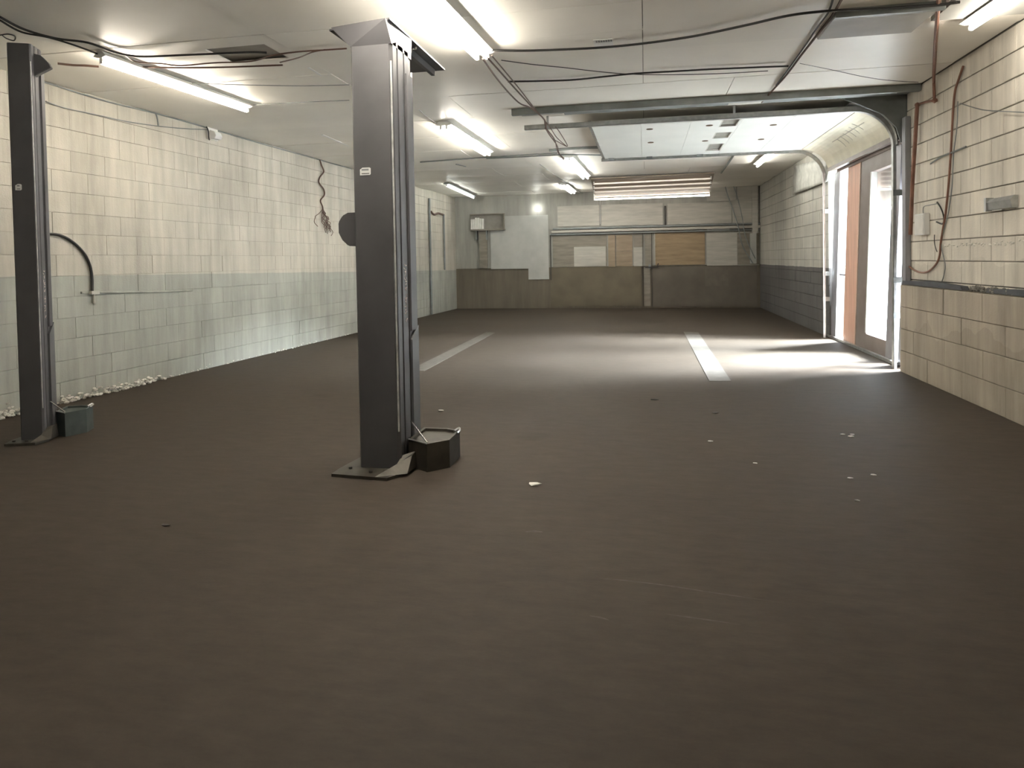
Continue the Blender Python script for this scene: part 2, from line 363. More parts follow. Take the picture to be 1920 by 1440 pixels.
# right wall with the door opening
DY0, DY1, DZ = 8.74, 12.22, 2.80
mb = MB(); mb.box((XR+.014, Y0, 0), (XR+.25, DY0, H+.13)); mb.box((XR+.014, DY1, 0), (XR+.25, YB+.2, H+.13)); mb.box((XR+.014, DY0, DZ), (XR+.25, DY1, H+.13))
wr = struct(mb.build('wall_right', M_RIGHT_J), 'pale painted block wall with the wide door opening')
FR = Matrix(((0, 1, 0, XR+.014), (-1, 0, 0, 0), (0, 0, 1, 0), (0, 0, 0, 1)))   # u -> -Y, outward -X
def skip_r(a, b, z0, z1):
    y0, y1 = -b, -a
    return (y0 < 8.74 and z1 < 1.0)
# near part, far part and lintel are separate runs of one wall
block_wall(wr, M_RNEAR, -DY0, -2.4, 0, H, .40, .22, .010, FR, skip=skip_r, limit=190, vgap=.006)
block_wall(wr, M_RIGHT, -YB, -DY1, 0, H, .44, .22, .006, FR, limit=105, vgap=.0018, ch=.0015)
mb = MB().box((XR+.002, DY0+.01, DZ+.005), (XR+.016, DY1-.01, H)); mb.build('lintel_face', M_DSTEEL, wr)
# lower brown wall, standing slightly proud
wlow = struct(MB().box((XR-.075, Y0, 0), (XR, DY0-.03, 1.035)).build('wall_right_lower', M_RLOW_J), 'brown stained low wall standing proud below the pale blocks')
FRL = Matrix(((0, 1, 0, XR-.075), (-1, 0, 0, 0), (0, 0, 1, 0), (0, 0, 0, 1)))
block_wall(wlow, M_RLOW, -DY0+.03, -2.4, 0, 1.035, .80, .2585, .006, FRL)
# back wall and the unseen wall behind the camera
wb = struct(MB().box((-6.3, YB, 0), (3.30, YB+.25, H+.13)).build('wall_back', M_BACK), 'grey over brown back wall patched with boards')
struct(MB().box((-6.6, Y0-.25, 0), (3.30, Y0, H+.13)).build('wall_front', M_LEFT))

# ---- back wall boards (x from pixels on the wall plane)
def bpanel(px0, py0, px1, py1, mt, t=.03, name='wall_panel', label=None, y=YB):
    a = on(px0, py0, 1, y-t); b = on(px1, py1, 1, y-t)
    z0, z1 = sorted((a.z, b.z)); b.x = min(b.x, XR-.02); a.x = min(a.x, XR-.06)
    o = MB().box((a.x, y-t, z0), (b.x, y-.001, z1)).build(name, mt, wb, bevel=.004)
    if label: o['label'] = label
    return o
bpanel(1036, 443, 1138, 500, M_GBOARD); bpanel(1076, 463, 1136, 499, M_LBOARD, .04, 'patch_board')
bpanel(1140, 441, 1154, 500, M_PLY2, .045); bpanel(1155, 441, 1186, 470, M_PLY2); bpanel(1155, 471, 1186, 499, M_PLY2)
bpanel(1188, 440, 1206, 463, M_GBOARD); bpanel(1188, 464, 1206, 499, M_LBOARD, .04, 'patch_board')
bpanel(1209, 440, 1223, 499, M_GBOARD, .025)
bpanel(1228, 437, 1322, 496, M_PLY, .035, 'plywood_board', 'orange-tan plywood board')
bpanel(1325, 437, 1430, 497, M_LBOARD, .03); bpanel(1382, 437, 1430, 496, M_GBOARD, .034)
bpanel(1326, 429, 1368, 433, M_WHITE, .05, 'batten')
# lower boards
bpanel(1032, 501, 1203, 574, mat('olive_brown_board', (.16, .135, .095), .7, var=.15, scale=2), .02)
bpanel(1207, 501, 1220, 574, M_GBOARD, .015); bpanel(1222, 501, 1420, 574, mat('dark_brown_board', (.15, .13, .105), .7, var=.15, scale=2), .02)
bpanel(1322, 500, 1365, 536, mat('brown_patch', (.16, .14, .115), .7), .026, 'patch_board')
# upper pale panels, two courses
for a in ((1045, 387, 1124, 423), (1127, 384, 1243, 421), (1251, 382, 1372, 418), (1373, 375, 1444, 417), (1325, 349, 1380, 376), (1382, 344, 1445, 373)): bpanel(*a, M_LBOARD, .025)
# white wallboard with the lower tongue
a = on(919, 406, 1, YB-.03); b = on(1029, 503, 1, YB-.03); cpt = on(991, 524, 1, YB-.03)
prof = [(a.x, b.z), (cpt.x, b.z), (cpt.x, cpt.z), (b.x, cpt.z), (b.x, a.z), (a.x, a.z)]
o = MB().prism(prof, YB-.03, YB-.001, axis=1).build('wallboard', M_WBOARD, wb); o['label'] = 'off-white wallboard with a lower tongue'
for px in (1205, 1222): bpanel(px-1, 436, px+1.4, 575, M_INK, .05, 'dark_cover_strip')
bpanel(1227, 436, 1229, 497, M_LBOARD, .06, 'door_stop')
bpanel(1245.5, 386, 1249.5, 422, M_INK, .05, 'dark_cover_strip')
bpanel(1124.5, 376, 1126, 420, M_WHITE, .04, 'batten'); 
bpanel(1031, 441, 1034, 525, M_INK, .03, 'dark_cover_strip')

# ------------------------------------------------------------------ outside the door
struct(MB().box((XR+.25, -10, -.25), (80, 90, -.05)).build('outside_ground', M_EXTG), 'sunlit pale pavement outside the door')
struct(MB().box((XR, DY0, -.12), (XR+.25, DY1, -.002)).build('trim_1', M_EXTC), 'concrete threshold of the wide doorway')
struct(MB().box((14, 30, -.05), (60, 31, 5)).build('outside_wall', M_EXTW), 'white wall across the yard outside')
mb = MB().box((XR+.26, 8.0, 2.12), (XR+.48, 11.05, 3.5)); mb.box((XR+.26, 8.0, 2.05), (XR+.50, 11.05, 2.12))
struct(mb.build('outside_lintel', M_EXTC), 'weathered concrete beam hanging outside the door')

# ------------------------------------------------------------------ glazed door infill, slightly out of plumb
SH = .12
def lean(y, z): return y-SH*(z-1.35)
def bar(parent, name, y0, y1, z0, z1, x0, x1, mt, top=None):
    mb = MB(); prof = [(lean(y0, z0), z0), (lean(y1, z0), z0), (lean(y1, z1), z1), (lean(y0, z1), z1)]
    return mb.prism(prof, x0, x1, axis=0).build(name, mt, parent)
d1 = struct(empty('door_1', (0, 0, 0)), 'brown framed glazed entrance leaf beside a red-brown panel')
X0, X1 = XR+.06, XR+.13
ZT = 2.74
bar(d1, 'mullion', 11.80, 12.12, .0, ZT, X0-.03, X1, M_FGREY)
bar(d1, 'side_pane', 11.44, 11.80, .06, ZT, X0+.03, X0+.04, M_GLASS)
bar(d1, 'glazing_bar', 11.44, 11.80, 1.06, 1.09, X0+.01, X0+.06, M_FGREY)
bar(d1, 'red_brown_panel', 10.78, 11.44, .04, ZT, X0-.01, X1, M_WOODB)['label'] = 'red-brown wooden panel'
bar(d1, 'panel_edge', 10.755, 10.78, .04, ZT, X0-.03, X1, mat('brown_edge_highlight', (.55, .40, .32), .5))  # paler strip holds the panel's edge highlight in its colour
bar(d1, 'stile', 10.30, 10.755, .04, ZT, X0-.02, X1, M_FRAME)
bar(d1, 'glazing_bead', 10.26, 10.30, .28, ZT-.2, X0-.03, X0+.04, M_WHITE)
bar(d1, 'glass_pane', 9.47, 10.26, .25, ZT-.18, X0+.03, X0+.04, M_GLASS)
bar(d1, 'stile', 9.20, 9.47, .04, ZT, X0-.02, X1, M_FGREY)
bar(d1, 'bottom_rail', 9.47, 10.30, .04, .26, X0-.02, X1, M_FRAME)
bar(d1, 'top_rail', 9.47, 10.30, ZT-.20, ZT, X0-.02, X1, M_FRAME)
bar(d1, 'sill', 9.0, 12.18, .0, .04, X0-.06, X1+.02, M_STEEL)
bar(d1, 'head', 8.9, 12.0, ZT, ZT+.07, X0-.03, X1+.02, M_FRAME)
bar(d1, 'closing_post', 8.76, 9.08, .0, ZT, X0, X1, M_FGREY)
bar(d1, 'guard_bar', 9.6, 10.2, .42, .435, X0+.05, X0+.06, M_STEEL)

# ------------------------------------------------------------------ overhead sectional door, raised
od = thing('overhead_door', 'raised white sectional overhead door lying flat under the ceiling', 'garage door', (0, 0, 0))
ZD = 3.17; yA, yB_ = 8.94, 12.05
xsct = [-.68, -.035, .61, 1.255, 1.90, 2.58]
def plate_holes(mb, x0, x1, y0, y1, z0, z1, holes):
    cuts = sorted({y0, y1, *[h[2] for h in holes], *[h[3] for h in holes]})
    for a, b in zip(cuts, cuts[1:]):
        hs = [h for h in holes if h[2] <= a+1e-6 and h[3] >= b-1e-6]; x = x0
        for h in hs:
            if h[0] > x: mb.box((x, a, z0), (h[0], b, z1))
            x = h[1]
        mb.box((x, a, z0), (x1, b, z1))
wins = [(1.00, 1.24, 9.12, 9.60), (1.00, 1.24, 10.02, 10.52), (1.00, 1.24, 11.0, 11.72)]
for i in range(5):
    mb = MB(); hs = [w_ for w_ in wins if xsct[i] < w_[0] < xsct[i+1]]
    plate_holes(mb, xsct[i]+.002, xsct[i+1]-.002, yA, yB_, ZD, ZD+.045, hs)
    s = mb.build('door_section', M_DOORW, od)
    for h in hs:
        MB().box((h[0]-.0, h[2], ZD+.03), (h[1], h[3], ZD+.04)).build('window_pane', mat('smoky_glass', (.30, .29, .26), .25, var=.3, scale=4), s)
        f = MB(); t = .018
        f.box((h[0], h[2], ZD+.001), (h[0]+t, h[3], ZD+.03)); f.box((h[1]-t, h[2], ZD+.001), (h[1], h[3], ZD+.03)); f.box((h[0], h[2], ZD+.001), (h[1], h[2]+t, ZD+.03)); f.box((h[0], h[3]-t, ZD+.001), (h[1], h[3], ZD+.03))
        f.build('window_frame', M_LBOARD, s)
for px in ((1218, 242), (1220, 267), (1330, 235), (1322, 264), (1450, 234), (1427, 261)):
    p = on(*px, 2, ZD); k = next(i for i in range(5) if xsct[i] <= p.x <= xsct[i+1])
    MB().tube([(p.x, p.y, ZD-.006), (p.x, p.y, ZD+.002)], .045, 14, smooth=False).build('bolt_plug', mat('dark_orange_plug', (.10, .06, .03), .6), od)
# curved lowest section
R = .42; cx_, cz_ = 2.59, ZD-R
prof = []
N = 10
for i in range(N+1):
    a = math.pi/2*(1-i/N*.86); prof.append((cx_+R*math.cos(a), cz_+R*math.sin(a)))
outer = [(cx_+(R+.045)*math.cos(math.pi/2*(1-i/N*.86)), cz_+(R+.045)*math.sin(math.pi/2*(1-i/N*.86))) for i in range(N+1)]
mb = MB()
for i in range(N):   # build as quads so the shell stays hollow
    q = [prof[i], prof[i+1], outer[i+1], outer[i]]
    mb.prism(q, yA, yB_, axis=1)
cs = mb.build('curved_section', M_DOORC, od, smooth=True); cs['label'] = 'cream curved lowest section'
ex, ez = prof[-1]
MB().box((ex-.01, yA, ez-.06), (ex+.06, yB_, ez)).build('bottom_seal', M_FRAME, od)
for k, yy in enumerate((9.75, 9.95, 10.15, 10.35, 10.55, 10.75)):   # stamped ribs
    a0, a1 = .25+.03*k, .55+.03*k
    pts = [(cx_+(R-.002)*math.cos(math.pi/2*(1-t*.86)), yy, cz_+(R-.002)*math.sin(math.pi/2*(1-t*.86))) for t in [a0+(a1-a0)*j/5 for j in range(6)]]
    MB().tube(pts, .004, 5).build('stamped_rib', M_LBOARD, cs)
pts = [(cx_+(R-.002)*math.cos(math.pi/2*(1-.4*.86)), yy, cz_+(R-.002)*math.sin(math.pi/2*(1-.4*.86))) for yy in (9.5, 10.2, 11.0)]
MB().tube(pts, .005, 5).build('stamped_rib', M_LBOARD, cs)
MB().box((-.72, yA, ZD-.01), (-.68, yB_, ZD+.05)).build('end_rail', M_STEEL, od)
for xx in (.15, 1.0, 1.0): pass
for px in ((1218, 288), (1315, 286), (1143, 288)):
    p = on(*px, 2, ZD-.01); MB().box((p.x-.05, yB_-.04, ZD-.03), (p.x+.05, yB_+.03, ZD)).build('hinge_roller', M_DSTEEL, od)
# tracks
def track(y, label, xend, side):
    t = thing('door_track', label, 'door track', (0, 0, 0))
    mb = MB(); zc = ZD-.005
    path = [(xend, zc)]+[(2.50, zc)]+[(2.50+.47*math.sin(a), zc-.47+.47*math.cos(a)) for a in [math.pi/2*k/9 for k in range(1, 10)]]
    def sweep(mb, off0, off1, ya, yb):
        n = len(path); nv = []
        for i, (x, z) in enumerate(path):
            a, b = path[max(i-1, 0)], path[min(i+1, n-1)]; T = Vector((b[0]-a[0], b[1]-a[1])).normalized(); Nn = Vector((-T.y, T.x))
            for o_, yy in ((off0, ya), (off1, ya), (off1, yb), (off0, yb)): nv.append((x+Nn.x*o_, yy, z+Nn.y*o_))
        fs = []
        for i in range(n-1):
            for j in range(4): fs.append((4*i+j, 4*i+(j+1) % 4, 4*i+4+(j+1) % 4, 4*i+4+j))
        fs += [(0, 1, 2, 3), (4*n-1, 4*n-2, 4*n-3, 4*n-4)]
        mb.add(nv, fs)
    w_ = .07*side if side > 0 else .025*side
    sweep(mb, -.028, -.025, y, y+w_); sweep(mb, .025, .028, y, y+w_); sweep(mb, -.028, .028, y, y+.004*side)
    mb.build('horizontal_rail', M_STEEL, t, smooth=True)
    xw = 2.97
    mb = MB(); mb.box((xw-.03, y, .0), (xw+.0, y+.004*side, zc-.47)); mb.box((xw-.03, y, .0), (xw-.026, y+w_, zc-.47)); mb.box((xw+.0, y, 0), (xw+.004, y+w_, zc-.47))
    mb.build('vertical_rail', M_STEEL, t)
    for xh in (xend+.3, 1.1):
        MB().box((xh, y-.005*side, zc), (xh+.03, y+.0, H-.002)).build('hanger_strap', M_STEEL, t)
    for zz in (.62, 1.05, 2.1):
        MB().box((xw-.035, y-.012*side, zz), (XR+.0, y, zz+.07)).build('wall_bracket', M_DSTEEL, t)
    return t
NEAR_TRACK = track(8.86, 'near galvanised overhead door track beside the red-brown pipe', -1.56, 1)
track(12.16, 'far galvanised overhead door track at the dark wall end', -.75, -1)
# wide galvanised shroud on the bend, dark corner plate
MB().add(*(lambda n: ([(2.44+.52*math.sin(a)*1.02, yy, ZD-.46+.52*math.cos(a)) for a in [math.pi/2*k/n for k in range(n+1)] for yy in (8.80, 8.96)],
    [(2*i, 2*i+1, 2*i+3, 2*i+2) for i in range(n)]))(10)).build('bend_cover', M_STEEL, NEAR_TRACK, smooth=True)
o = bpy.data.objects['bend_cover']; md = o.modifiers.new('t', 'SOLIDIFY'); md.thickness = .004
o = MB().prism([(2.30, H-.004), (2.52, 3.2), (2.80, 3.06), (2.94, 2.90), (2.99, 2.72), (XR-.003, 2.72), (XR-.003, H-.004)], 8.755, 8.785, axis=1).build('corner_plate', M_DSTEEL)
tag(o, 'dark steel corner plate above the near door track bend', 'bracket')
# jamb boards
def jamb(y0, y1, x0, mt, label, name): return tag(MB().box((x0, y0, 0), (XR+.0, y1, DZ)).build(name, mt, bevel=.006), label, 'jamb')
struct(MB().box((XR-.06, 8.62, 0), (XR-.002, 8.735, DZ+.2)).build('trim_2', M_FGREY, bevel=.006), 'grey jamb board at the near side of the doorway')
# ceiling beam above the tracks
bm_ = thing('ceiling_beam', 'dark grey steel beam across the ceiling above the raised door', 'beam', (0, 0, 0))
MB().box((-1.62, 8.30, H-.085), (XR-.01, 8.36, H-.006)).build('near_flange', M_DSTEEL, bm_)
mb = MB().box((-1.0, 8.36, H-.03), (XR-.01, 8.72, H-.006)); mb.build('web_plate', M_DSTEEL, bm_)
MB().box((1.02, 8.44, H-.036), (1.40, 8.70, H-.028)).build('pale_patch_plate', M_LBOARD, bm_)
MB().box((-1.55, 8.42, H-.03), (-1.02, 8.66, H-.006)).build('pale_filler', M_LBOARD, bm_)
# low ceiling box near right
cb = thing('ceiling_box', 'flat grey box panel hung below the ceiling by the right wall', 'ceiling panel', (0, 0, 0))
MB().box((1.46, 5.66, H-.06), (2.20, 6.20, H-.006)).build('box_shell', mat('grey_board', (.36, .355, .33), .6, var=.06), cb, bevel=.006)
MB().box((1.46, 5.62, H-.075), (2.23, 5.66, H-.006)).build('box_edge', M_DSTEEL, cb)
tag(MB().box((2.27, 5.55, H-.04), (XR-.03, 6.0, H-.006)).build('ceiling_board', mat('grey_board', (.36, .355, .33))), 'dim grey board on the ceiling in the near right corner', 'ceiling panel')

# ------------------------------------------------------------------ lift posts
def lift_post(label, loc, rz, w_, d_, h, full):
    t = thing('lift_post', label, 'lift post', loc, rz, 'dark vehicle lift posts')
    c = .022*w_/.29; k = d_/.38; q = w_/.29
    prof = [(0, .012), (.012, 0), (w_-c, 0), (w_, c), (w_, .085*k), (w_-.007*q, .09*k), (w_-.007*q, .11*k), (w_, .115*k),
            (w_, .21*k), (w_-.006*q, .215*k), (w_-.006*q, .235*k), (w_, .24*k), (w_, .31*k), (w_-.01, d_), (0, d_)]
    z0 = .02
    MB().prism(prof, z0, h).build('column', M_POST, t, smooth=False)
    # worn front corner and rear edge, their highlights painted light grey
    MB().tube([(w_-c*.45, c*.40, z0+.25), (w_-c*.45, c*.40, h-.14)], .0055*q+.001, 6, smooth=False).build('highlight_edge', M_EDGE, t)
    MB().box((w_-.006, d_-.008, .92), (w_+.006, d_+.002, h-.12)).build('highlight_edge', M_EDGE, t)
    # slider cover above, lighter guard below
    MB().box((w_-.004, .245*k, .92), (w_+.012, d_-.012, h-.16)).build('slider_cover', M_POST, t, bevel=.003)
    MB().prism([(d_-.10*k-.04, .06), (d_-.005, .06), (d_-.005, .95), (d_-.09*k, .90), (d_-.10*k-.04, .86)], w_-.002, w_+.016, axis=0).build('lower_guard', M_POSTL, t)
    # worn vertical lettering: short raised strokes, illegible
    ml = mat('worn_stencil_paint', (.55, .47, .42), .7, var=.4, scale=60); rr = random.Random(3)
    ga = MB(); zz = 1.00
    for g in range(10):
        if g == 5: zz += .022
        y0 = .145*k+.002*k
        hh = .030
        for s_ in range(3):
            a = rr.choice((0, .4, -.4, 1.2)); cy_, cz_2 = y0+rr.uniform(0, .036*k), zz+rr.uniform(0, hh-.006)
            mtx = Matrix.Translation((w_+.0006, cy_, cz_2)) @ Matrix.Rotation(a, 4, 'X')
            ga.box((0, -.015*k, -.0034), (.0016, .015*k, .0034), mtx)
        zz += .037
    ga.build('side_lettering', ml, t)['kind'] = 'stuff'
    # white sticker on the front
    st = MB(); sx0, sx1 = (.050*q, .126*q); sz = 1.985 if full else 2.03
    st.prism([(sx0, sz), (sx1-.006, sz), (sx1, sz+.008), (sx1, sz+.044), (sx1-.008, sz+.05), (sx0+.018, sz+.05), (sx0, sz+.038)], -.002, .001, axis=1)
    so = st.build('sticker', M_WHITE, t)
    MB().box((sx0+.012, -.0028, sz+.030), (sx1-.014, -.0018, sz+.042)).build('sticker_print', M_FGREY, so)
    MB().box((sx0+.012, -.0028, sz+.008), (sx1-.010, -.0018, sz+.013)).build('sticker_print', M_INK, so)
    # foot: floor plate with bolts and raised gusset
    bp = MB()
    fx0, fx1, fy0, fy1 = -.13*q-.0, w_+.06*q, -.17*q-.02, d_+.05
    bp.prism([(fx0, fy0+.03), (w_-.02, fy0), (fx1, fy0+.16*q), (fx1, fy1), (fx0+.06, fy1), (fx0, fy0+.15)], 0, .02)
    po = bp.build('base_plate', M_PLATE, t)
    for bx, by in ((-.05*q, -.04), (.12*q, -.085*q-.015)):
        MB().cyl((bx, by, .019), .012, .014, 8).build('anchor_bolt', M_INK, po)
    g = MB(); g.add([(w_*.62, fy0+.01, .02), (fx1+.02, fy0+.10, .02), (fx1+.03, .10, .02), (w_-.01, .02, .02), (w_*.95, -.03, .06), (fx1+.015, .02, .11), (fx1+.02, .10, .12), (w_-.005, .04, .10)],
        [(0,1,2,3),(4,7,6,5),(0,4,5,1),(1,5,6,2),(2,6,7,3),(3,7,4,0)])
    g.build('gusset', M_PLATE, t)
    # low arm shoe beside the post: open tray with a bright rim
    ax0, ax1 = w_+.015, w_+(.30 if full else .235)
    ay0, ay1 = (.02, .45) if full else (.10, .42); ah = .19 if full else .20
    sh_ = MB(); prof = [(ax0, ay0+.10), (ax1-.12, ay0), (ax1, ay0+.12), (ax1, ay1-.05), (ax1-.10, ay1), (ax0, ay1)]
    n = len(prof); ctr = Vector((sum(p[0] for p in prof)/n, sum(p[1] for p in prof)/n))
    inn = [tuple(ctr+(Vector(p)-ctr)*.86) for p in prof]
    V = [(p[0], p[1], .0) for p in prof]+[(p[0], p[1], ah) for p in prof]+[(p[0], p[1], ah) for p in inn]+[(p[0], p[1], ah-.018) for p in inn]
    Fc = [tuple(range(n-1, -1, -1)), tuple(3*n+i for i in range(n))]
    for r_ in range(3): Fc += [(r_*n+i, r_*n+(i+1) % n, (r_+1)*n+(i+1) % n, (r_+1)*n+i) for i in range(n)]
    sh_.add(V, Fc); so = sh_.build('arm_shoe', M_PLATE if full else mat('greenish_steel', (.085, .10, .095), .45, metal=.3, var=.25, scale=9), t)
    MB().tube([(ax0, ay0+.10, ah), (ax1-.12, ay0, ah+.002)], .006, 6, smooth=False).build('shoe_rim', M_STEEL, so)
    MB().tube([(ax1-.03, ay1-.09, ah+.003), (ax1-.01, ay1-.04, ah+.012), (ax1+.004, ay1-.06, ah+.006), (ax1+.002, ay1-.13, ah+.0)], .008, 7).build('rim_hook', M_CHROME, so)
    MB().tube([(w_+.005, d_*.55, ah+.10), (ax1-.12, ay0+.01, ah+.005)], .006, 7, smooth=False).build('lock_rod', M_CHROME, t)
    if full:
        # flared head and overhead plate
        hd = MB(); z1, z2 = h-.03, h+.12
        a = [(0, 0), (w_, 0), (w_, d_), (0, d_)]; b = [(-.15, .03), (w_-.02, -.05), (w_-.0, d_+.02), (-.13, d_)]
        hd.add([(x, y_, z1) for x, y_ in a]+[(x, y_, z2) for x, y_ in b], [(3,2,1,0),(4,5,6,7),(0,1,5,4),(1,2,6,5),(2,3,7,6),(3,0,4,7)])
        hd.build('flared_head', M_POST, t)
        tp = MB().prism([(-.19, .09), (w_-.0, -.02), (w_+.005, 1.20), (-.19, 1.20)], z2, z2+.012); tp.build('head_plate', M_POST, t)
        MB().box((w_-.10, .45, z2-.05), (w_-.07, 1.16, z2)).build('head_rib', M_POSTL, t)
        MB().tube([(w_-.03, .55, z2), (w_-.03, .55, z2-.02)], .016, 8, smooth=False).build('head_bolt', M_CHROME, t)
        # rounded pulley guard on the left side
        pg = [(0.0, -.115), (0.0, .115), (-.075, .115), (-.115, .095), (-.145, .05), (-.145, -.02), (-.12, -.07), (-.075, -.112)]
        MB().prism([(x, z_+1.63) for x, z_ in pg][::-1], .06, .16, axis=1).build('pulley_guard', M_POST, t, bevel=.006)
    else:
        hd = MB(); pr = [(w_-.01, h-.06), (w_+.05, h-.075), (w_+.10, h-.13), (w_+.12, h-.17), (w_+.07, h-.20), (w_-.01, h-.25)]
        hd.prism(pr[::-1], .05, .10, axis=1); hd.build('cable_hook', M_POSTL, t, bevel=.004)
    return t
lift_post('large dark grey lift post with a flared head and rounded side guard', (-1.91, 4.22, 0), 0, .29, .38, 2.87, True)
lift_post('slimmer dark grey lift post standing near the left wall', (-4.955, 4.50, 0), math.radians(25), .17, .22, 3.20, False)

# ------------------------------------------------------------------ lamps
def tube_lamp(label, x, y0, y1, offs, z=H, segs=1, bodyw=.07, mt=M_TUBE, axis='y', x1=None, drop=.098, r=.019, body_mt=M_WHITE):
    k = (z-drop-CAM.z)/(3.18-CAM.z)      # lamps are screwed to the ceiling
    x, y0, y1 = x*k, y0*k, y1*k; x1 = x1*k if x1 is not None else None
    t = thing('fluorescent_lamp', label, 'lamp', (x, y0, z), 0, 'ceiling fluorescent lamps')
    dx = (x1-x) if x1 is not None else 0.; L_ = y1-y0
    t.rotation_euler = (0, 0, -math.atan2(dx, L_)); L_ = math.hypot(dx, L_)
    MB().prism([(-bodyw/2-.045, -.052), (-bodyw/2, -.066), (bodyw/2, -.066), (bodyw/2+.045, -.052), (bodyw/2, -.008), (-bodyw/2, -.008)], 0, L_, axis=1).build('housing', body_mt, t)
    for s in range(segs):
        a = L_*s/segs+.03; b = L_*(s+1)/segs-.03
        for o_ in offs:
            MB().tube([(o_, a, -drop), (o_, b, -drop)], r, 10, smooth=False).build('tube', mt, t, smooth=True)
            for e in (a-.018, b): MB().box((o_-.014, e, -drop-.016), (o_+.014, e+.018, -.064)).build('tube_socket', M_WHITE, t)
    return t
tube_lamp('long single-tube fluorescent lamp near the left wall', -4.60, 5.05, 7.08, (0,), x1=-4.48, bodyw=.045, r=.022, mt=M_TUBEL)
tube_lamp('bright twin-tube fluorescent lamp right of the large lift post', -1.46, 4.52, 5.80, (-.045, .045), bodyw=.13, x1=-1.38, r=.02)
tube_lamp('twin-tube fluorescent lamp cut off by the top edge above the lift post', -1.60, 2.2, 4.46, (-.045, .045), segs=2, bodyw=.13, x1=-1.464, r=.02)  # near section out of view, lengthened to brighten the floor and post
tube_lamp('two-section fluorescent lamp just right of the large lift post, mid ceiling', -2.62, 8.66, 11.05, (-.04, .04), segs=2, bodyw=.14, x1=-2.58)
tube_lamp('dimmer single-tube fluorescent lamp in the far left corner of the ceiling', -4.55, 15.2, 18.4, (0,), x1=-4.72, body_mt=M_DSTEEL, mt=M_TUBEF)
tube_lamp('twin-tube fluorescent lamp at the end of the cable bundle', -1.36, 12.0, 14.9, (-.05, .05), bodyw=.15, x1=-1.27, mt=M_TUBEB)
tube_lamp('short-looking fluorescent lamp left of the lit tube and its reflection rack', -1.92, 16.3, 18.1, (-.04, .04), bodyw=.12, x1=-1.89, mt=M_TUBEB)
tube_lamp('single fluorescent lamp between the raised door and the far right wall', 2.20, 12.25, 14.1, (0,), x1=2.20, mt=M_TUBEB)
tube_lamp('small fluorescent lamp by the right wall at the top right corner', 2.59, 5.15, 6.03, (0,), x1=2.56)
# one lit tube; rack and dim tubes made up for its ceiling reflections
rk = thing('reflection_rack', 'lit tube with a made-up rack of dim glowing tubes for its ceiling reflections', 'lamp', (0, 0, 0))
A, B = Vector((-1.14, 15.8, 3.15)), Vector((-1.27, 17.6, 2.945)); A2, B2 = Vector((1.46, 15.8, 3.17)), Vector((1.60, 17.6, 2.955))
mb = MB(); d_ = Vector((0, 0, .05)); lo = [A+d_-Vector((.06,.3,-.03)), A2+d_-Vector((-.06,.3,-.03)), B2+d_, B+d_]
mb.add(lo+[p+Vector((0,0,.02)) for p in lo], [(3,2,1,0),(4,5,6,7),(0,1,5,4),(1,2,6,5),(2,3,7,6),(3,0,4,7)]); mb.build('reflector', mat('warm_reflector', (.30, .24, .19), .5, var=.06), rk)
for i in range(5):
    t_ = i/4; p, q = A.lerp(B, t_), A2.lerp(B2, t_)
    MB().tube([p, q], .020, 10, smooth=False).build('tube', M_TUBEW if i == 4 else M_TUBEREFL, rk, smooth=True)
    for e, s in ((p, -1), (q, 1)): MB().box((e.x, e.y-.02, e.z-.02), (e.x+.03*s, e.y+.02, e.z+.06)).build('tube_socket', M_WHITE, rk)
for xx in (-1.0, 1.35):
    MB().tube([(xx, 17.2, 3.02), (xx, 17.2, H-.003)], .006, 6, smooth=False).build('hanger_rod', M_STEEL, rk)
    MB().tube([(xx, 16.0, 3.15), (xx, 16.0, H-.003)], .006, 6, smooth=False).build('hanger_rod', M_STEEL, rk)
# bare bulb on the back wall
bp_ = on(1007, 390, 1, YB-.12)
bl = thing('bare_bulb', 'bare glowing bulb high on the back wall left of the tube lamps', 'light bulb', (bp_.x, YB, bp_.z))
MB().tube([(0, -.001, 0), (0, -.05, 0)], .035, 12, smooth=False).build('bulb_holder', M_WHITE, bl)
MB().tube([(0, -.05, 0), (0, -.065, 0), (0, -.09, 0), (0, -.115, 0), (0, -.135, 0)], lambda t: .012+.034*math.sin(math.pi*min(1, .12+t*.84)), 14).build('bulb', M_BULB, bl, smooth=True)

# ------------------------------------------------------------------ cables on the ceiling
def cable(label, pts, r, mt=M_BLACK, z=H-.03, n=6, name='cable', cat='cable', group=None, sag=None):
    p = []
    for q in pts:
        zz = q[2] if len(q) > 2 else z
        p.append(on(q[0], q[1], 2, zz))
    return tag(MB().tube(p, r, n).build(name, mt, smooth=True), label, cat, group)
cable('thick black cable sagging across the ceiling from the twin-tube lamp to the right', [(912, 94), (980, 95), (1050, 93), (1130, 89), (1210, 81), (1300, 68), (1400, 47), (1480, 29), (1560, 20), (1650, 16), (1756, 9), (1800, 4)], .010, z=H-.05)
cable('thinner black cable sagging below the thick one across the ceiling', [(952, 153), (1010, 152), (1070, 150), (1130, 144), (1190, 138), (1260, 134), (1330, 130), (1400, 127), (1478, 124)], .009)
cable('thin wire crossing down onto the thinner black ceiling cable', [(940, 113), (1000, 121), (1060, 127), (1120, 134), (1180, 139), (1260, 140), (1350, 138), (1440, 133)], .004)
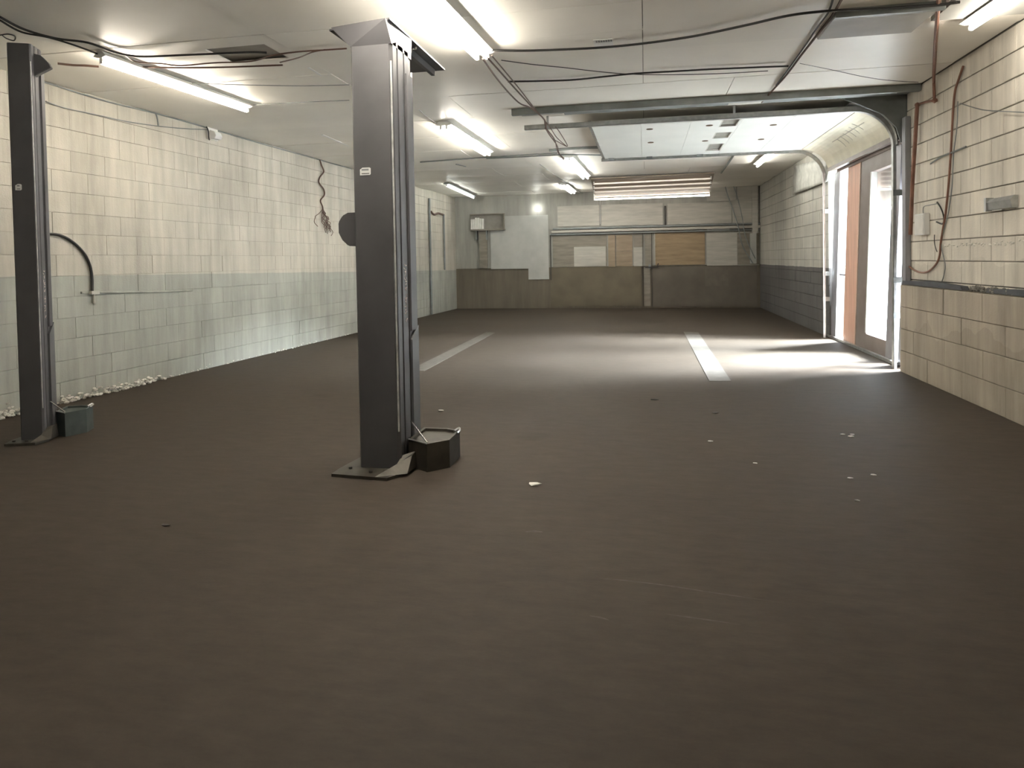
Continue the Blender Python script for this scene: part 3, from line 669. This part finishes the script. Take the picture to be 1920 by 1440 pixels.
for k, (ps, r_) in enumerate([
    ([(905, 110), (930, 145), (955, 175), (975, 194), (992, 201), (1008, 212), (1020, 224), (1024, 240), (1040, 262), (1046, 285), (1060, 303)], .008),
    ([(914, 108), (940, 137), (962, 162), (985, 187), (1005, 209), (1022, 226), (1026, 246), (1044, 272), (1050, 290), (1068, 304)], .008),
    ([(922, 104), (952, 140), (975, 168), (998, 198), (1018, 222), (1032, 240), (1044, 258), (1062, 274)], .006),
    ([(1022, 240), (1034, 258), (1050, 268), (1064, 274), (1052, 252), (1042, 238)], .006)]):
    cable(('leftmost looping strand of the brown cable bundle running to the middle lamps', 'middle strand of the brown cable bundle running to the middle lamps',
           'rightmost straight strand of the brown cable bundle by the twin-tube lamp', 'loose brown cable loop under the end of the door track')[k], ps, r_, M_BROWNC, z=H-.17 if k < 3 else H-.17)
cable('black cable from the left edge to the ceiling hole', [(0, 32), (45, 55), (105, 72), (165, 80), (215, 98), (262, 106), (330, 104), (400, 101), (470, 98), (500, 99)], .010)
cable('black cable from the left edge to the long left lamp', [(0, 38), (40, 60), (90, 70), (140, 85), (185, 102)], .008)
cable('brown cable looping under the ceiling hole towards the large post', [(235, 103), (255, 116), (300, 119), (340, 123), (400, 118), (470, 115), (510, 104), (560, 97), (605, 94), (650, 91)], .007, M_BROWNC)
cable('straight thin conduit under the ceiling hole', [(250, 125), (330, 127), (420, 126), (530, 122)], .008, M_BROWNC)
cable('short brown cable rising from the ceiling hole edge', [(525, 117), (560, 108), (585, 98), (610, 93)], .006, M_BROWNC)
cable('small black wire loop above the slim lift post', [(0, 66), (15, 64), (28, 68), (26, 76), (12, 72), (4, 66)], .005)
cable('short dark cable between the slim lift post hook and left lamp', [(108, 119), (135, 122), (160, 123), (185, 125)], .010, M_BROWNC)
cable('first brown cable of the pair running down the ceiling seam at upper right', [(1580, -5), (1560, 30), (1535, 62), (1505, 100), (1475, 140), (1450, 168), (1428, 192)], .011, M_BROWNC)
cable('second black cable of the pair running down the ceiling seam at upper right', [(1563, -5), (1552, 25), (1530, 55), (1508, 88), (1478, 130), (1455, 160)], .008)
cable('hair-thin wire drooping to the corner plate above the door', [(1500, 119), (1560, 131), (1620, 144), (1670, 151), (1722, 154)], .003)
cable('thin grey ceiling wire feeding the two-section lamp', [(786, 206), (805, 222), (832, 240)], .005, M_DSTEEL)
cable('upper ceiling conduit of the pair behind the two-section lamp', [(788, 304), (900, 296), (1045, 287)], .012, M_DSTEEL)
cable('lower ceiling conduit of the pair behind the two-section lamp', [(912, 297), (980, 294), (1060, 290), (1140, 291)], .012, M_DSTEEL)
cable('dark bar between the cable loop and the raised door edge', [(1030, 282), (1080, 278), (1128, 276)], .022, M_DSTEEL)
cable('dark conduit on the ceiling above the far end of the reflection rack', [(1376, 290), (1364, 308), (1352, 324)], .022, M_DSTEEL)
cable('thin wire from the rack end towards the ceiling cable bundle', [(1012, 308), (1050, 335), (1085, 358), (1108, 372)], .006, M_DSTEEL)
cable('upper of the two hair-thin ceiling wires reaching the large post from the left', [(360, 156), (450, 159), (560, 161), (655, 159)], .004, M_DSTEEL)
cable('lower of the two hair-thin ceiling wires reaching the large post from the left', [(475, 197), (560, 192), (655, 188)], .004, M_DSTEEL)
def wcable(label, pts, r, ax, v, mt=M_BLACK, name='cable', cat='cable', n=6):
    return tag(MB().tube([on(q[0], q[1], ax, q[2] if len(q) > 2 else v) for q in pts], r, n).build(name, mt, smooth=True), label, cat)
# pair hanging down the back wall
wcable('left wire of the pair curving down the back wall right of the plywood', [(1356, 333), (1364, 365), (1375, 395), (1384, 425), (1392, 460), (1405, 483), (1412, 494)], .013, 1, YB-.16, M_DSTEEL)
wcable('right wire of the pair curving down the back wall right of the plywood', [(1374, 345), (1384, 375), (1391, 405), (1397, 440), (1408, 468), (1416, 485)], .012, 1, YB-.16, M_DSTEEL)
# ---- right wall pipes and wires
XW = XR-.02
a = on(1757, 0, 2, H-.03); b = on(1750, 128, 2, H-.03)
pp = thing('copper_pipe', 'red-brown pipe crossing the ceiling to the right wall, elbowing down beside the door jamb', 'pipe')
MB().tube([on(1761, -14, 2, H-.035), on(1754, 80, 2, H-.035), on(1751, 140, 2, H-.035), on(1751, 156, 0, XW-.01), on(1752, 188, 0, XW-.01)], .016, 8, smooth=False).build('upper_run', M_COPPER, pp, smooth=True)
MB().tube([on(1752, 188, 0, XW-.01), on(1736, 191, 0, XW-.01), on(1720, 196, 0, XW-.01)], .013, 8, smooth=False).build('cross_run', M_COPPER, pp, smooth=True)
MB().tube([on(1720, 194, 0, XW-.03), on(1716, 260, 0, XW-.03), on(1711, 340, 0, XW-.03), on(1707, 440, 0, XW-.03)], .022, 8, smooth=False).build('down_run', M_COPPER, pp, smooth=True)
for q in ((1752, 188), (1720, 196)):
    p = on(*q, 0, XW-.015); MB().lump(p, .03, 3).build('elbow', M_COPPER, pp, smooth=True)
wcable('dark red-brown cable running down the right wall blocks to a loop', [(1806, 124), (1797, 150), (1790, 175), (1786, 225), (1783, 280), (1779, 340), (1773, 400), (1768, 430), (1764, 455), (1762, 478), (1756, 494), (1742, 508), (1728, 511), (1715, 507), (1705, 500)], .011, 0, XW, M_COPPER)
wcable('thin grey wire beside the red-brown cable on the right wall', [(1796, 190), (1794, 240), (1788, 290), (1785, 350), (1778, 400), (1770, 430), (1765, 460), (1772, 495), (1770, 515), (1765, 531)], .005, 0, XW+.004, M_DSTEEL)
wcable('black wire stub with a knot above the white switch box', [(1757, 379), (1763, 388), (1768, 400), (1770, 412), (1767, 420), (1756, 416)], .008, 0, XW, M_BLACK)
wcable('short dark wire spur left of the red-brown cable', [(1752, 440), (1752, 455), (1755, 467), (1757, 472)], .004, 0, XW+.004)
wcable('long thin wire sagging across the upper right wall', [(1800, 194), (1830, 203), (1850, 207), (1885, 209), (1925, 211)], .005, 0, XW+.005, M_DSTEEL)
wcable('slanted black rod fixed to the right wall under the cable', [(1745, 307), (1765, 294), (1790, 284), (1811, 275)], .009, 0, XW, M_DSTEEL, 'wall_rod', 'rod')
wcable('thin wire loop around the white switch box', [(1731, 402), (1732, 388), (1745, 384), (1756, 382)], .004, 0, XW+.005, M_DSTEEL)
# switch box
p = on(1722, 402, 0, XW-.03); q = on(1710, 442, 0, XW-.03); p2 = on(1732, 402, 0, XW-.03)
sb = thing('switch_box', 'narrow white switch box on the right wall next to the door jamb', 'switch box', (XR, p.y, q.z))
MB().box((-.06, p2.y-p.y-.03, 0), (0, .09, .235)).build('box_body', M_WHITE, sb, bevel=.005)
MB().box((-.064, p2.y-p.y-.015, .012), (-.058, .075, .223)).build('box_lid', M_PAPER, sb)
# wall bracket lamp
p = on(1852, 385, 0, XW-.02)
wlp = thing('wall_bracket', 'short grey metal bracket sticking out of the right wall', 'bracket', (XR, p.y, p.z))
MB().prism([(0, .055), (0, -.05), (-.05, -.045), (-.06, .02), (-.03, .055)], -.42, 0, axis=1).build('bracket_channel', M_STEEL, wlp)
MB().box((-.065, -.02, -.055), (-.0, .012, .065)).build('bracket_end', M_STEEL, wlp)
MB().box((-.03, -.22, -.056), (-.005, -.05, -.048)).build('bright_strip', M_WHITE, wlp)
# ledge items
tag(MB().prism([(7.16, 1.038), (7.20, 1.075), (7.9, 1.10), (8.5, 1.085), (8.70, 1.08), (8.70, 1.038)], XR-.07, XR-.005, axis=0).build('ledge_plank', mat('dark_slate_plank', (.07, .075, .085), .6, var=.2)), 'dark slate-blue plank lying on the right wall ledge', 'plank')
mb = MB(); rr = random.Random(5)
for i in range(70):
    yy = 7.03-abs(rr.gauss(0, .35)); mb.lump((XR-.04+rr.uniform(-.03, .02), yy, 1.035+rr.uniform(.008, .045)), rr.uniform(.008, .022), i)
o = mb.build('ledge_rubble', mat('grey_rubble', (.22, .21, .19), .9, var=.4, scale=30)); tag(o, 'crumbled grey mortar rubble on the right wall ledge', 'rubble'); o['kind'] = 'stuff'
tag(MB().prism([(5.6, 1.038), (5.6, 1.085), (6.2, 1.09), (6.68, 1.075), (6.72, 1.038)], XR-.068, XR-.02, axis=0).build('ledge_plank', mat('dark_slate_plank', (.07, .075, .085))), 'dark broken plank past the rubble at the right edge', 'plank')
mb = MB()
for i in range(90):
    yy = rr.uniform(5.6, 7.75); mb.lump((XR-.003, yy, 1.475+rr.gauss(0, .010)), rr.uniform(.006, .016), i, (.5, 1.5, .7))
o = mb.build('mortar_squeeze', M_PLASTER, wr); o['kind'] = 'stuff'

# ------------------------------------------------------------------ left wall fittings
def onl(px, py, out=.03):
    """point on the skewed left wall"""
    y = 8.
    for _ in range(20): p = on(px, py, 0, xl(y)+out); y = p.y
    return p
def lcable(label, pts, r, mt=M_BLACK, name='cable', cat='cable', out=.02): return tag(MB().tube([(lambda v: Vector((v.x, v.y, min(v.z, H-.014))))(onl(q[0], q[1], out)) for q in pts], r, 7).build(name, mt, smooth=True), label, cat)
lcable('black bent conduit arching down the left wall behind the slim post', [(70, 440), (88, 439), (108, 440), (128, 448), (148, 464), (162, 482), (170, 503), (173, 525), (173, 548)], .014, name='bent_conduit', cat='conduit')
lcable('thin pale ledge rail running along the left wall below the bent conduit', [(152, 549), (200, 548), (300, 547), (360, 544)], .014, M_LEFT, 'wall_rail', 'rail', .01)
p = onl(173, 548, 0)
cl = thing('conduit_clamp', 'small stained clamp under the end of the bent conduit', 'clamp', tuple(p))
MB().box((0, -.06, -.02), (.05, .05, .015)).build('clamp_plate', M_LBOARD, cl); MB().tube([(.02, 0, -.02), (.02, 0, -.12)], .012, 7, smooth=False).build('clamp_stub', M_LBOARD, cl)
lcable('thin wire along the top of the left wall', [(86, 190), (120, 202), (180, 215), (240, 228), (295, 236), (345, 241), (392, 243)], .006, M_DSTEEL)
lcable('short vertical wire dropping from the ceiling edge on the left wall', [(292, 209), (295, 222), (297, 236)], .009, M_DSTEEL)
lcable('dark ceiling-edge cable along the top of the left wall', [(80, 152), (200, 190), (293, 211), (390, 239), (500, 272), (600, 300), (660, 317)], .009, M_DSTEEL, out=.015)
p = onl(395, 253, 0)
sc_ = thing('alarm_sounder', 'small cream box with a curved cover high on the left wall', 'alarm box', tuple(p))
MB().box((0, -.10, -.07), (.03, .12, .09)).build('back_plate', M_PAPER, sc_, bevel=.004)
MB().prism([(.03, -.06), (.10, -.06), (.12, -.02), (.10, .03), (.03, .06)], -.06, .09, axis=1).build('cover', M_WHITE, sc_, bevel=.005)
MB().tube([(.02, -.12, .10), (.05, -.12, .03), (.04, -.10, -.05), (.02, -.06, -.08)], .008, 6).build('lead', M_BLACK, sc_)
# hanging twisted cord
cord = [(600, 300), (603, 310), (607, 322), (600, 332), (598, 342), (607, 355), (608, 366), (601, 376), (605, 388), (606, 400)]
hc = thing('hanging_cord', 'twisted dark cord hanging down the left wall with a frayed tangled end', 'cord')
MB().tube([onl(*q, .03) for q in cord], .013, 7).build('cord', M_BROWNC, hc, smooth=True)
mb = MB()
for i in range(9):
    ps = []; x, y_ = 606+rr.uniform(-2, 2), 392+rr.uniform(0, 8)
    for j in range(7):
        ps.append(onl(x, y_, .02+rr.uniform(0, .05))); x += rr.uniform(-6, 8); y_ += rr.uniform(2, 11)
    mb.tube(ps, .006, 5)
mb.build('frayed_end', M_BROWNC, hc, smooth=True)
# far left pipes
def vpipe(label, px, y0, y1, r, mt):
    a, b = onl(px, y0, .04), onl(px+1, y1, .04); b.y = a.y; b.x = a.x
    return tag(MB().tube([a, b], r, 8, smooth=False).build('wall_pipe', mt, smooth=True), label, 'pipe')
vpipe('full-height dark pipe on the far left wall beyond the large post', 805, 372, 590, .03, M_DSTEEL)
vpipe('shorter dark pipe on the far left wall near the corner', 832, 402, 506, .025, M_DSTEEL)
lcable('brown bracket wire between the two dark pipes on the far left wall', [(808, 397), (814, 402), (822, 400), (832, 403)], .03, M_BROWNC)
# plaster crumbs along the left wall foot
mb = MB()
for i in range(420):
    yy = rr.choice((rr.uniform(4.9, 5.5), rr.uniform(5.7, 7.3), rr.uniform(5.8, 7.0), rr.uniform(7, 13)))
    k = 1 if yy < 7.3 else .55
    mb.lump((xl(yy)+rr.uniform(-.005, .07*k), yy, abs(rr.gauss(0, .035*k))+.004), rr.uniform(.007, .024)*k, i, (1, 1.3, .7))
o = mb.build('plaster_crumbs', M_PLASTER); tag(o, 'white crumbled plaster along the foot of the left wall', 'rubble'); o['kind'] = 'stuff'

# ------------------------------------------------------------------ back wall fittings
YF = YB-.03
def bx_(px, py, y=YB): return on(px, py, 1, y)
sh = thing('wall_shelf', 'dark wall shelf high in the far left corner of the back wall', 'shelf', (0, 0, 0))
a, b = bx_(880, 402, YB-.16), bx_(945, 429, YB-.16)
MB().box((a.x, YB-.16, b.z-.03), (b.x+.02, YB-.002, b.z+.01)).build('shelf_board', M_GBOARD, sh)
MB().box((a.x, YB-.05, b.z+.01), (b.x, YB-.034, a.z)).build('back_board', mat('dark_grey_brown', (.26, .24, .21), .7), sh)
MB().box((a.x, YB-.14, a.z-.02), (b.x, YB-.002, a.z+.01)).build('top_board', M_GBOARD, sh)
MB().box((b.x-.02, YB-.14, b.z+.01), (b.x, YB-.03, a.z-.02)).build('side_board', M_GBOARD, sh)
for px in (893, 912): 
    p = bx_(px, 440, YB-.14); MB().box((p.x-.02, YB-.14, b.z-.30), (p.x+.02, YB-.002, b.z-.03)).build('shelf_bracket', M_DSTEEL, sh)
z_ = b.z+.01; c0 = bx_(881, 428, YB-.14)
for i in range(6):
    hgt = rr.uniform(.27, .34); x0 = a.x+.03+i*.066
    tag(MB().box((x0, YB-.15, z_), (x0+.058, YB-.055, z_+hgt)).build('binder', M_PAPER, bevel=.004), ('leftmost', 'second', 'third', 'fourth', 'fifth', 'rightmost')[i]+' white binder in the row on the dark wall shelf', 'binder', 'white binders on the shelf')
# post under the shelf
p = bx_(899, 434); q = bx_(915, 503)
tag(MB().box((p.x, YB-.08, q.z), (q.x, YB-.002, p.z)).build('wall_post', M_GBOARD, bevel=.005), 'narrow grey post on the back wall under the dark shelf', 'post')
# long rails across the back wall
def rail(label, px0, py0, px1, py1, hgt, dep, mt):
    a, b = bx_(px0, py0, YB-dep), bx_(px1, py1, YB-dep); zc = (a.z+b.z)/2
    return tag(MB().box((a.x, YB-dep, zc-hgt/2), (b.x, YB-.026, zc+hgt/2)).build('wall_rail', mt, bevel=.004), label, 'rail')
rail('upper dark rail across the back wall above the boards', 1036, 427, 1434, 421, .05, .10, M_DSTEEL)
rail('middle grey rail across the back wall above the boards', 1034, 432, 1440, 427, .07, .13, M_LBOARD)
rail('lower dark rail across the back wall touching the boards', 1032, 438, 1430, 432, .035, .10, M_DSTEEL)
p = bx_(1410, 343, YB-.1); q = bx_(1422, 494, YB-.1)
wd = thing('corner_duct', 'pale square duct running down the right end of the back wall', 'duct', (0, 0, 0))
MB().box((p.x, YB-.12, 2.02), (q.x, YB-.036, H-.004)).build('upper_length', M_LBOARD, wd, bevel=.005)
MB().box((p.x-.06, YB-.13, q.z), (q.x-.05, YB-.036, 2.02)).build('lower_length', M_WBOARD, wd, bevel=.005)
p = bx_(1218, 500, YB-.06)
lk = thing('latch_handle', 'dark latch handle on the boarded back wall door', 'latch', (p.x, YB-.02, p.z))
MB().box((-.12, -.05, -.03), (.24, -.02, .0)).build('latch_bar', M_INK, lk); MB().tube([(.20, -.035, 0), (.24, -.05, .09)], .015, 6, smooth=False).build('latch_knob', M_INK, lk)
MB().box((-.03, -.03, -.06), (.03, 0, .06)).build('latch_plate', M_DSTEEL, lk)
# right far wall: hanging torn sheet
mb = MB(); g0 = [on(px, py, 0, XR-.03) for px, py in ((1490, 312), (1560, 292), (1553, 340), (1488, 365))]
n = 8; vs_, fs_ = [], []
for i in range(n+1):
    for j in range(n+1):
        u, v = i/n, j/n; p = g0[0].lerp(g0[1], u).lerp(g0[3].lerp(g0[2], u), v); p.x -= .03*(noise.noise(Vector((u*3, v*3, 2)))+.5); vs_.append(p)
for i in range(n):
    for j in range(n): k = i*(n+1)+j; fs_.append((k, k+1, k+n+2, k+n+1))
o = mb.add(vs_, fs_).build('torn_sheet', mat('grimy_plastic_sheet', (.42, .42, .38), .45, var=.25, scale=6), smooth=True); md = o.modifiers.new('t', 'SOLIDIFY'); md.thickness = .004
tag(o, 'rumpled pale sheet fixed high on the far right wall beyond the door', 'sheet')
# ceiling label and bracket
p = on(1112, 74, 2, H-.004); q = on(1150, 84, 2, H-.004)
st = tag(MB().box((p.x, min(p.y, q.y), H-.012), (q.x, max(p.y, q.y)+.02, H-.006)).build('ceiling_label', M_WHITE), 'small white printed label stuck on the ceiling above the thick cable', 'label')
for i in range(7): MB().box((p.x+.02+i*.021, p.y+.02, H-.0135), (p.x+.034+i*.021, p.y+.065, H-.0118)).build('label_print', M_FGREY, st)
p = on(855, 308, 2, H-.02)
tag(MB().tube([p, p+Vector((.10, .35, 0))], .012, 6, smooth=False).build('ceiling_clip', M_DSTEEL), 'small grey clip on the ceiling below the two-section lamp', 'clip')
# ------------------------------------------------------------------ scraps on the floor
fl = [((1002, 910), .035, 'largest pale scrap on the open floor right of the large post'), ((826, 771), .03, 'pale scrap on the floor beside the large post arm shoe'),
      ((1595, 819), .02, 'nearest of the pale flecks in the cluster before the right wall'), ((1580, 815), .016, 'left fleck of the cluster before the right wall'), ((1598, 815), .014, 'far fleck of the cluster before the right wall'),
      ((1332, 828), .018, 'lone pale fleck left of the cluster on the lit floor'), ((1416, 869), .014, 'pale speck on the darker floor midway to the right wall'),
      ((1594, 897), .016, 'left speck of the low pair on the right floor'), ((1638, 891), .016, 'right speck of the low pair on the right floor'), ((1607, 939), .013, 'round white speck lowest on the right floor')]
for i, (q, r_, lab) in enumerate(fl):
    p = on(*q, 2, 0); tag(MB().lump((p.x, p.y, r_*.25), r_, i+40, (1.2, .7, .25)).build('floor_scrap', M_PAPER), lab, 'scrap', 'pale scraps on the floor')
for i, (q, r_, lab) in enumerate([((310, 986), .02, 'dark scrap on the bare floor at left'), ((1227, 750), .03, 'dark scrap at the near edge of the daylight patch'), ((1341, 775), .025, 'dark chip below the right floor strip')]):
    p = on(*q, 2, 0); tag(MB().lump((p.x, p.y, r_*.25), r_, i+80, (1.4, .6, .25)).build('floor_scrap', M_INK), lab, 'scrap', 'dark scraps on the floor')
